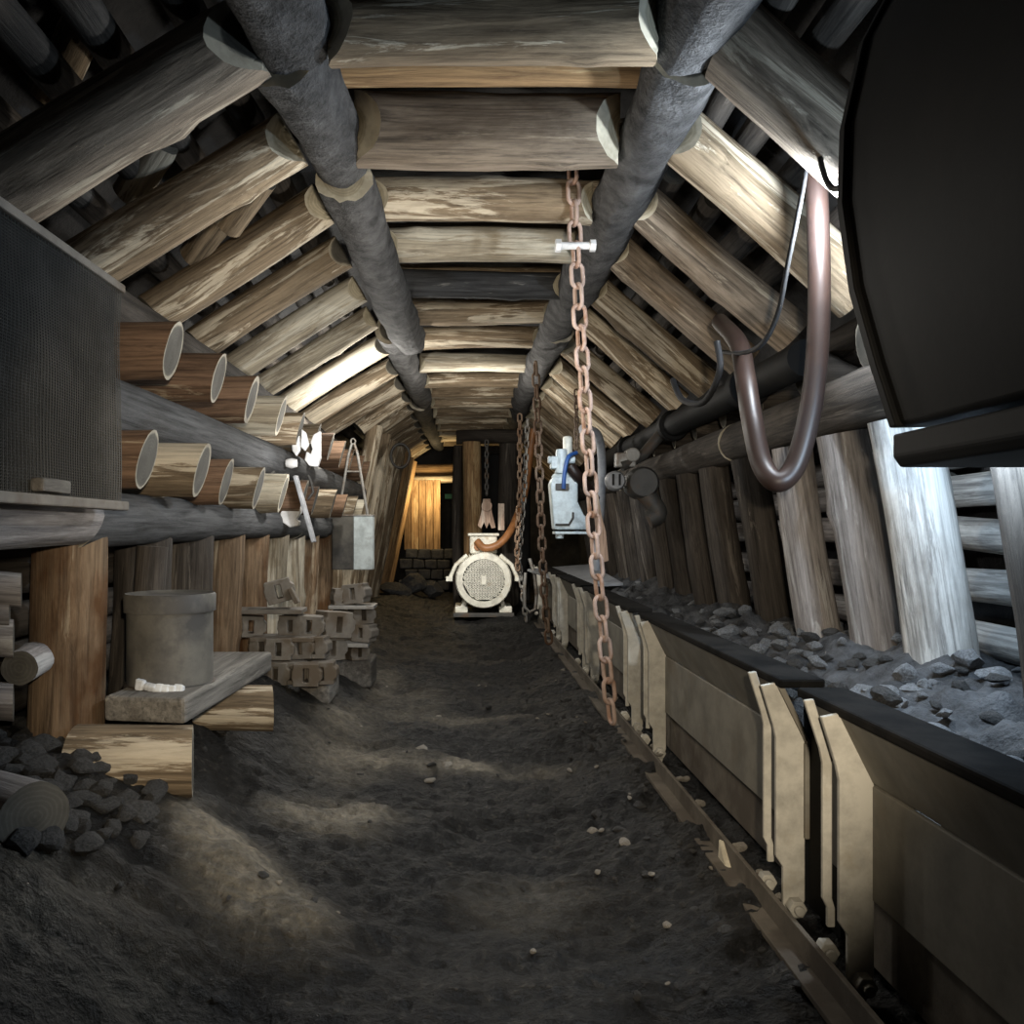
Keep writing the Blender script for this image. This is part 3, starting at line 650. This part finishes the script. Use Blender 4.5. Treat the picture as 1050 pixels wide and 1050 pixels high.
# ------------------------------------------------------------------ chains
def link_mesh(pitch,wire,width,mat):
    h=pitch/2+wire-.0; r=width/2-wire; s=max(.001,h-r)  # stadium
    pts=[]
    for i in range(9): a=math.pi*i/8; pts.append((r*math.cos(a),0,s-wire*.2+r*math.sin(a)))
    for i in range(9): a=math.pi+math.pi*i/8; pts.append((r*math.cos(a),0,-s+wire*.2+r*math.sin(a)))
    o=MB().tube(pts,wire,8,closed=True).build('link',mat,None,70); C.objects.unlink(o); return o
def chain(name,pts,pitch,wire,width,mat,lb,grp='hanging chains',twist=.35):
    pts=[Vector(p) for p in pts]; root=empty(name,pts[0],lb,'chain',grp)
    src=link_mesh(pitch,wire,width,mat)
    # resample
    seg=[(pts[i+1]-pts[i]).length for i in range(len(pts)-1)]; T=sum(seg); n=int(T/pitch)
    for k in range(n):
        d=(k+.5)*pitch; i=0
        while i<len(seg)-1 and d>seg[i]: d-=seg[i]; i+=1
        p=lerp(pts[i],pts[i+1],d/seg[i]); t=(pts[i]-pts[i+1]).normalized()
        o=src.copy(); C.objects.link(o); o.parent=root; o.location=p-pts[0]
        q=t.to_track_quat('Z','Y')@Quaternion((0,0,1),twist+(math.pi/2 if k%2 else 0)+random.uniform(-.15,.15))
        o.rotation_mode='QUATERNION'; o.rotation_quaternion=q
    return root
Yc=3.5
chain('chain',[P(587,165,Yc),P(590,250,Yc),P(594,320,Yc),P(602,440,Yc),P(610,560,Yc),P(620,660,Yc),P(629,752,Yc)],.088,.0092,.072,M['rust_pink'],'long rusty pink chain hanging in front from the right purlin to the conveyor foot')
chain('chain',[P(549,372,6.1),P(552,450,6.1),P(555,540,6.1),P(558,610,6.1),P(564,668,6.1)],.086,.010,.072,M['rust'],'brown chain hanging behind the long front chain, ending at the conveyor ribs')
chain('chain',[P(533,425,8.2),P(533,500,8.2),P(530,560,8.2),P(531,590,8.2)],.07,.010,.062,M['rust'],'grey-brown chain hanging right beside the electric motor')
chain('chain',[P(541,430,8.3),P(538,500,8.3),P(532,575,8.3),P(540,640,8.3)],.07,.010,.062,M['steel'],'doubled chain strand just right of the motor chain')
chain('chain',[P(499,452,9.2),P(499,510,9.2)],.06,.010,.055,M['darkiron'],'short dark chain above the electric motor')
# bolt shackle on front chain
o=MB().cyl((-.07,0,0),(.07,0,0),.016,n=12); o.cyl((-.085,0,0),(-.06,0,0),.028,n=6); o.cyl((.06,0,0),(.085,0,0),.026,n=6)
o=o.build('shackle_bolt',M['bright'],None,40,.002); o.location=P(590,252,3.48); tag(o,'shiny bolt through the upper part of the long front chain','bolt')
mb=MB(); mb.tube([(-.04,0,.22),(-.05,0,.05),(-.05,0,-.12),(0,0,-.17),(.06,0,-.14),(.07,0,0),(.05,0,.2),(0,0,.36)],.017,8)
o=mb.build('steel_hook',M['steel'],None,60); o.location=P(543,610,8.2); tag(o,'silvery loop hook hanging at the bottom beside the motor','hook')
mb=MB(); mb.prism([(-.04,.2),(.04,.2),(.06,.05),(.10,-.12),(.055,-.13),(.03,-.06),(.0,-.13),(-.03,-.06),(-.06,-.13),(-.10,-.1),(-.06,.05)],-.03,.03)
mb.cyl((0,-.05,.12),(0,.05,.12),.06,n=14); o=mb.build('pulley_hook',M['board'],None,None,.006); o.location=P(499,530,9.2); tag(o,'rusty tan hook block hanging above the electric motor','hook')

# ------------------------------------------------------------------ electric motor
yM=8.9; cM=P(496,595,yM); R=.30
root=empty('electric_motor',(cM.x,yM,cM.z-.36),'white electric motor with round perforated fan cover at the tunnel end','motor')
h=.36
MB().lathe([(R*.995,0),(R,.0),(R+.004,.02),(R,.14),(R*.98,.16)],(0,0,h),'Y',48).build('fan_cover',M['white'],root,40)
MB().lathe([(R*.99,.0),(R*.97,-.02),(R*.76,-.03),(R*.755,.0)],(0,0,h),'Y',48).build('cover_ring',M['white'],root,40)['label']='smooth outer ring of the fan cover'
g=MB(); s=.033
for i in range(-8,9):
    for j in range(-9,10):
        x=(i+.5*(j%2))*s; z=j*s*.87
        if math.hypot(x,z)<R*.755:
            for a in (0,math.pi/3,2*math.pi/3):
                dx,dz=math.cos(a)*s*.5,math.sin(a)*s*.5; 
                g.box((x+dx,-.012,z+dz+h),(s*1.02,.006,.0105),Matrix.Rotation(-a,3,'Y'))
g.build('fan_grille',M['white'],root)
MB().lathe([(0,.03),(R*.75,.03),(R*.75,.04),(0,.04)],(0,0,h),'Y',40).build('fan_disc',M['darkiron'],root,40)
MB().box((.0,-.018,h),(.055,.012,.10)).build('hub_plate',M['white'],root,None,.008)
MB().lathe([(R*.86,.15),(R*.9,.2),(R*.9,.75),(R*.8,.8),(0,.8)],(0,0,h),'Y',40).build('motor_body',M['white'],root,40)
mb=MB()
for i in range(24):
    a=2*math.pi*i/24; mb.box((math.cos(a)*R*.94,.46,h+math.sin(a)*R*.94),(.05,.5,.012),Matrix.Rotation(-a,3,'Y'))
mb.build('cooling_fins',M['white'],root)
MB().box((.0,.28,h+R+.08),(.30,.30,.20)).build('terminal_box',M['white'],root,None,.02)
MB().box((.0,.27,h+R+.19),(.34,.34,.03)).build('terminal_box_lid',M['white'],root,None,.008)
MB().cyl((-.06,.1,h+R+.06),(-.06,.14,h+R+.06),.045,n=16).build('cable_gland',M['hose_o'],root,40)
for sx in (-1,1):
    mb=MB(); mb.box((sx*.24,.35,.035),(.14,.5,.07)); mb.box((sx*.2,.35,.12),(.05,.5,.16),Matrix.Rotation(-.4*sx,3,'Y')); mb.build('foot',M['white'],root,None,.012)
    mb=MB(); mb.tube([(sx*.18,.05,h+R*.9),(sx*.30,.03,h+R*.55),(sx*.36,.03,h+R*.1)],.022,10); mb.box((sx*.37,.03,h+R*.05),(.07,.06,.05)); mb.build('lifting_arm',M['white'],root,50)
MB().box((0,.35,-.02),(.66,.62,.045)).build('base_plate',M['darkiron'],root,None,.006)
hp=[P(489,555,yM+.1),P(497,562,yM+.05),P(510,559,yM+.05),P(521,548,yM+.1),P(530,530,yM+.25),P(538,505,yM+.4),P(543,470,yM+.5),P(547,440,yM+.5)]
def smooth(pts,n=6):
    out=[]; p=[Vector(q) for q in pts]; p=[p[0]]+p+[p[-1]]
    for i in range(1,len(p)-2):
        for k in range(n):
            t=k/n; a,b_,c,d=p[i-1],p[i],p[i+1],p[i+2]
            out.append(.5*((2*b_)+(-a+c)*t+(2*a-5*b_+4*c-d)*t*t+(-a+3*b_-3*c+d)*t**3))
    out.append(p[-2]); return out
tag(MB().tube(smooth(hp),.042,12).build('motor_hose',M['hose_o'],None,60),'orange-brown hose curving from the motor terminal box up to the roof','hose')
# posts and frame behind motor
a=P(485,560,10.2); log('pit_prop',(a.x,10.2,0.0),(a.x-.02,10.2,2.05),.115,.11,M['log_orange'],'golden-lit round post standing behind the electric motor','post')
a=P(522,560,10.4); log('pit_prop',(a.x,10.4,0.0),(a.x,10.4,2.05),.13,.12,M['post_shaded'],'dark post behind the motor, right of the golden post','post')
a=P(470,560,10.6); log('pit_prop',(a.x,10.6,0.0),(a.x,10.6,2.05),.06,.06,M['post_shaded'],'thin dark post just left of the golden post','post')
a=P(505,450,10.3); log('cross_log',(a.x-.45,10.3,2.12),(a.x+.55,10.3,2.12),.09,.085,M['post_shaded'],'dark cross log resting on the posts behind the motor','log')
mb=MB(); mb.box((0,0,0),(.07,.02,.3)); o=mb.build('loose_slat',M['board'],None,None,.004); o.location=P(514,530,9.3); tag(o,'short tan slat standing above the motor terminal box','slat')
# machine housing dark behind
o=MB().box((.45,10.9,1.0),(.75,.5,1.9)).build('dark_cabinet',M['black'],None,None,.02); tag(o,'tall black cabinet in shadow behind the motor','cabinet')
# far passage
for i in range(5):
    x=-.92+.115*i
    mb=MB(); mb.box((0,0,.55),(.108,.03,1.1)); o=mb.build('wood_plank',M['log_orange'],None,None,.006); o.location=(x,13.05,.66); tag(o,f'upright golden plank closing the far passage, {ORD[i]} from left','plank','planks of the far passage')
log('lintel_log',(-1.1,13.3,1.94),(-.1,13.3,1.94),.10,.10,M['log_orange'],'golden lintel log over the far passage','log')
log('lintel_log',(-1.1,13.1,1.78),(-.2,13.1,1.78),.06,.06,M['log'],'thin log below the golden lintel of the far passage','log')
mb=MB(); 
for r_ in range(4):
    for c_ in range(4): mb.box((-.95+.2*c_+(.1 if r_%2 else 0),13.0,.12+.16*r_),(.19,.2,.15))
o=mb.build('block_parapet',M['stone'],None,None,.02,.03); tag(o,'low brown block wall below the golden planks','wall')
o=MB().box((0,0,0),(.14,.015,.07)).build('green_sign',M['green'],None); o.location=P(461,509,12.4); tag(o,'tiny green sign plate at the far passage','sign')
stones(['stone'],'large dark boulder at the far end left of the motor','boulder','boulders at the far end',[(-.75,11.6,.2,.28,0),(-.5,11.9,.12,.22,0),(-.95,11.2,.15,.24,0)],'boulder')

# ------------------------------------------------------------------ blue-white machine on the right
Yb=6.2
root=empty('suspended_pump',P(580,545,Yb),'pale blue enamel pump housing hung above the conveyor behind the long chain','pump')
pp=lambda px,py:((px-580)/F*Yb,(545-py)/F*Yb)
bodyp=[pp(567,543),pp(563,496),pp(566,490),pp(589,489),pp(591,494),pp(591,515),pp(597,528),pp(603,533),pp(603,543)]
MB().prism(bodyp,-.09,.09).build('housing',M['zincblue'],root,None,.012)
x,z=pp(578,491); MB().lathe([(.0,.0),(.09,0),(.09,.02),(.07,.04),(.0,.04)],(x,0,z),'Z',24).build('cover_flange',M['zincblue'],root,40)
mb=MB(); x,z=pp(575,475); mb.cyl((x,-.05,z-.08),(x,-.05,z+.10),.05,.04,16); mb.box((x-.04,-.03,z),(.08,.10,.09)); mb.cyl((x-.1,-.05,z+.02),(x+.1,-.05,z+.02),.028,n=12); mb.build('valve_block',M['zincblue'],root,40,.006)
x,z=pp(582,458); mb=MB(); mb.cyl((x,0,z-.06),(x,0,z+.06),.035,n=14); mb.lathe([(.0,.08),(.03,.075),(.036,.06)],(x,0,z),'Z',14); mb.build('cap_nut',M['white'],root,40)
mb=MB(); x,z=pp(575,500); mb.box((x,-.10,z),(.10,.02,.05)); mb.build('latch',M['darkiron'],root,None,.004)
mb=MB(); x0,z0=pp(568,538); mb.tube([(x0,-.1,z0),(x0+.10,-.1,z0),(x0+.13,-.1,z0+.05),(x0+.13,-.1,z0+.09)],.009,6); mb.build('drain_pipe',M['darkiron'],root,50)
mb=MB(); x,z=pp(585,545); mb.box((x,0,z-.01),(.25,.2,.02)); x,z=pp(573,548); mb.cyl((x,-.05,z-.03),(x,-.05,z+.02),.03,n=12); mb.build('base_plate',M['zincblue'],root,None,.004)
MB().tube(smooth([(*pp(577,500),0)][:0]+[Vector((pp(576,502)[0],-.12,pp(576,502)[1])),Vector((pp(577,485)[0],-.13,pp(577,485)[1])),Vector((pp(581,470)[0],-.12,pp(581,470)[1])),Vector((pp(590,465)[0],-.05,pp(590,465)[1]))]),.016,8).build('blue_cable',M['blue'],root,60)
tag(MB().tube(smooth([P(585,478,Yb-.1),P(592,488,Yb-.1),P(600,498,Yb),P(610,512,Yb+.1)]),.042,10).build('feed_hose',M['hose'],None,60),'thick brown hose leading from the pale blue pump to the right','hose')
tag(MB().tube(smooth([P(612,585,6.8),P(616,520,6.8),P(617,470,6.7),P(612,445,6.5),P(596,440,6.4)]),.035,10).build('grey_hose',M['cover'],None,60),'grey hose arching behind the pump near the roof','hose')
chain('chain',[P(591,400,Yb+.1),P(591,462,Yb+.1)],.05,.007,.045,M['rust'],'thin chain holding up the pale blue pump')
mb=MB(); pr=[(608,512),(613,506),(617,530),(621,545),(624,575),(617,577),(612,570),(611,545)]
o=MB().prism([((a-615)/F*4.6,(545-b_)/F*4.6) for a,b_ in pr],-.01,.01).build('ragged_board',M['board'],None,None,.003); o.location=P(615,545,4.6); tag(o,'ragged pinkish board hanging right behind the long front chain','board')
# right side dark machinery
root=empty('winch_assembly',P(655,500,5.2),'dark iron winch with round cover on the right wall beyond the hose','winch')
mb=MB(); mb.lathe([(0,-.06),(.085,-.06),(.10,-.04),(.10,.12),(0,.12)],(.02,.0,.03),'Y',24); mb.build('drum_housing',M['darkiron'],root,40)
mb=MB(); mb.tube(smooth([(-.05,0,.05),(.05,.0,-.05),(.12,0,-.16),(.06,0,-.2)]),.06,12); mb.build('elbow_pipe',M['darkiron'],root,60)
mb=MB(); mb.tube([(-.12,-.05,.13),(.02,-.02,.2),(.16,.0,.36)],.035,10); mb.build('lever_arm',M['darkiron'],root,50)
mb=MB(); mb.lathe([(0,-.08),(.05,-.08),(.062,-.06),(.062,.0),(0,.0)],(-.155,0,.04),'Y',20); mb.build('round_cover',M['cover'],root,40)
for dz in (-.02,.02): MB().box((-.155+dz,-.083,.045),(.012,.012,.07)).build('cover_slot',M['rubber'],root)
mb=MB(); mb.box((-.09,-.02,.17),(.12,.10,.09)); mb.cyl((-.05,-.08,.2),(-.05,.05,.2),.045,n=16); mb.build('bracket',M['steel'],root,None,.008)
# chute plate at the conveyor tail
mb=MB(); mb.add([(.62,8.4,.55),(1.25,8.4,.60),(1.25,6.6,.52),(.86,6.6,.50),(.62,8.4,.57),(1.25,8.4,.62),(1.25,6.6,.54),(.86,6.6,.52)],[(0,1,2,3),(7,6,5,4),(0,4,5,1),(1,5,6,2),(2,6,7,3),(3,7,4,0)])
o=mb.build('chute_plate',M['cover'],None); tag(o,'blue-grey sloping chute plate at the far end of the conveyor','plate')

# ------------------------------------------------------------------ hose and cable at right
Yh=2.62
tag(MB().tube(smooth([P(829,105,Yh+.04),P(832,130,Yh+.02),P(836,170,Yh),P(839,240,Yh),P(840,310,Yh),P(837,375,Yh),P(829,430,Yh),P(815,478,Yh),P(797,494,Yh),P(781,475,Yh+.05),P(771,430,Yh+.1),P(764,385,Yh+.2),P(757,352,Yh+.4),P(738,330,Yh+.9)],8),.034,16).build('rubber_hose',M['hose'],None,60),'thick brown rubber hose hanging in a long loop beside the black tank','hose')
Yh=2.5
tag(MB().tube(smooth([P(838,110,Yh+.1),P(830,150,Yh),P(822,200,Yh),P(808,270,Yh),P(798,320,Yh),P(782,352,Yh+.05),P(760,362,Yh+.3),P(735,360,Yh+.8)],6),.008,8).build('electric_cable',M['rubber'],None,60),'thin black cable hanging from the first right rafter left of the thick hose','cable')
tag(MB().tube(smooth([P(838,140,Yh-.05),P(843,172,Yh-.2),P(852,192,Yh-.4),P(866,192,Yh-.6)],6),.008,8).build('electric_cable',M['rubber'],None,60),'short black cable sagging from the rafter to the black tank','cable')
tag(MB().tube(smooth([P(735,350,2.9),P(738,380,2.9),P(722,412,3.0),P(700,410,3.2),P(690,390,3.4)],6),.012,8).build('electric_cable',M['rubber'],None,60),'dark cable loop sagging under the right rafters left of the hose','cable')

# ------------------------------------------------------------------ black tank
root=empty('black_tank',(.9,.75,1.1),'large black steel tank hanging at the upper right, close to the camera','tank')
prf=[(.012,.07),(-.03,.20),(-.075,.36),(-.10,.54),(-.095,.70),(-.055,.88),(.03,1.04),(.2,1.14),(.5,1.16),(.52,.08)]
MB().prism(prf,0,1.02).build('shell',M['black'],root,25,.012)
MB().prism([(a*1.0+ (-.012 if a<.1 else .0),b_) for a,b_ in prf],.985,1.015).build('end_rim',M['black'],root,25,.004)
MB().prism([(.02,.01),(.035,-.012),(.52,-.012),(.52,.06),(.02,.06)],-.02,1.04).build('bottom_flange',M['black'],root,None,.006)
MB().box((-.02,.5,.93),(.02,.9,.03),Matrix.Rotation(.4,3,'Y')).build('seam_strip',M['black'],root,None,.004)
for yy_ in (.2,.85): MB().box((.25,yy_,1.32),(.05,.012,.4)).build('hanger_strap',M['darkiron'],root,None,.003)

# ------------------------------------------------------------------ lamps and added fill lights
def lamp_thing(p,lb,col,s,rot=None,grp=None):
    r=empty('bulkhead_lamp',p,lb,'lamp',grp,rot)
    MB().lathe([(0,.05),(.05,.05),(.06,.03),(.06,0),(.05,-.01)],n=24).build('housing',M['darkiron'],r,40)
    MB().lathe([(.048,-.01),(.042,-.04),(.02,-.055),(0,-.058)],n=24).build('glass',emis('lamp_glass',col,s),r,60)
    return r
def light(kind,loc,power,col,size=.06,target=None,spot=None,blend=.5):
    d=bpy.data.lights.new('lamp_or_fill_light',kind); d.energy=power; d.color=col
    if kind in('POINT','SPOT'): d.shadow_soft_size=size
    if kind=='SPOT': d.spot_size=math.radians(spot); d.spot_blend=blend
    if kind=='AREA': d.size=size
    o=bpy.data.objects.new('lamp_or_fill_light',d); C.objects.link(o); o.location=loc
    if target is not None: o.rotation_mode='QUATERNION'; o.rotation_quaternion=(Vector(target)-Vector(loc)).to_track_quat('-Z','Y')
    return o
COOL=(.80,.90,1.0); WARM=(1,.86,.66); NEUT=(1,.95,.86)
lamp_thing((1.14,2.42,2.0),'cold white lamp hidden behind the black tank',(.8,.9,1),8)
light('POINT',(1.085,2.44,1.92),60,COOL,.035)
light('POINT',(1.22,1.98,1.22),30,(.62,.80,1.0),.05)
light('SPOT',(.10,-.1,1.1),175,WARM,.03,(.0,3.5,.74),63,.45)          # lamp carried by the photographer
light('POINT',(-.74,5.9,1.88),32,(1,.97,.9),.03)
light('POINT',(-.62,4.25,1.30),12,(1,.98,.94),.03)  # small light added to brighten the white ironwork, no fixture
light('POINT',(.1,7.0,1.75),32,NEUT,.08)
light('SPOT',(.0,6.7,1.7),170,NEUT,.05,(.19,8.9,.45),38,.6)  # added spot that whitens the motor cover
light('POINT',(-.05,3.2,1.55),19,NEUT,.12)  # fill light added to lift the roof logs, no fixture
light('SPOT',(.62,4.9,1.75),42,COOL,.05,(.76,6.3,1.2),48,.5)  # spot added to brighten the pale blue pump
light('POINT',(-.55,12.6,1.55),22,(1,.76,.40),.08)

w=bpy.data.worlds.new('World'); bpy.context.scene.world=w; w.use_nodes=True
w.node_tree.nodes['Background'].inputs[0].default_value=(.5,.6,.8,1); w.node_tree.nodes['Background'].inputs[1].default_value=.0008

cam=bpy.data.cameras.new('camera'); co=bpy.data.objects.new('camera',cam); C.objects.link(co); bpy.context.scene.camera=co
co.location=(0,0,ZC); co.rotation_euler=(math.pi/2,0,0)
cam.sensor_width=36; cam.lens=F/1050*36; cam.shift_x=(525-CX)/1050; cam.shift_y=(CY-525)/1050; cam.clip_start=.02
vs=bpy.context.scene.view_settings; vs.view_transform='Standard'; vs.look='None'; vs.exposure=.18; vs.gamma=1; vs.use_curve_mapping=False
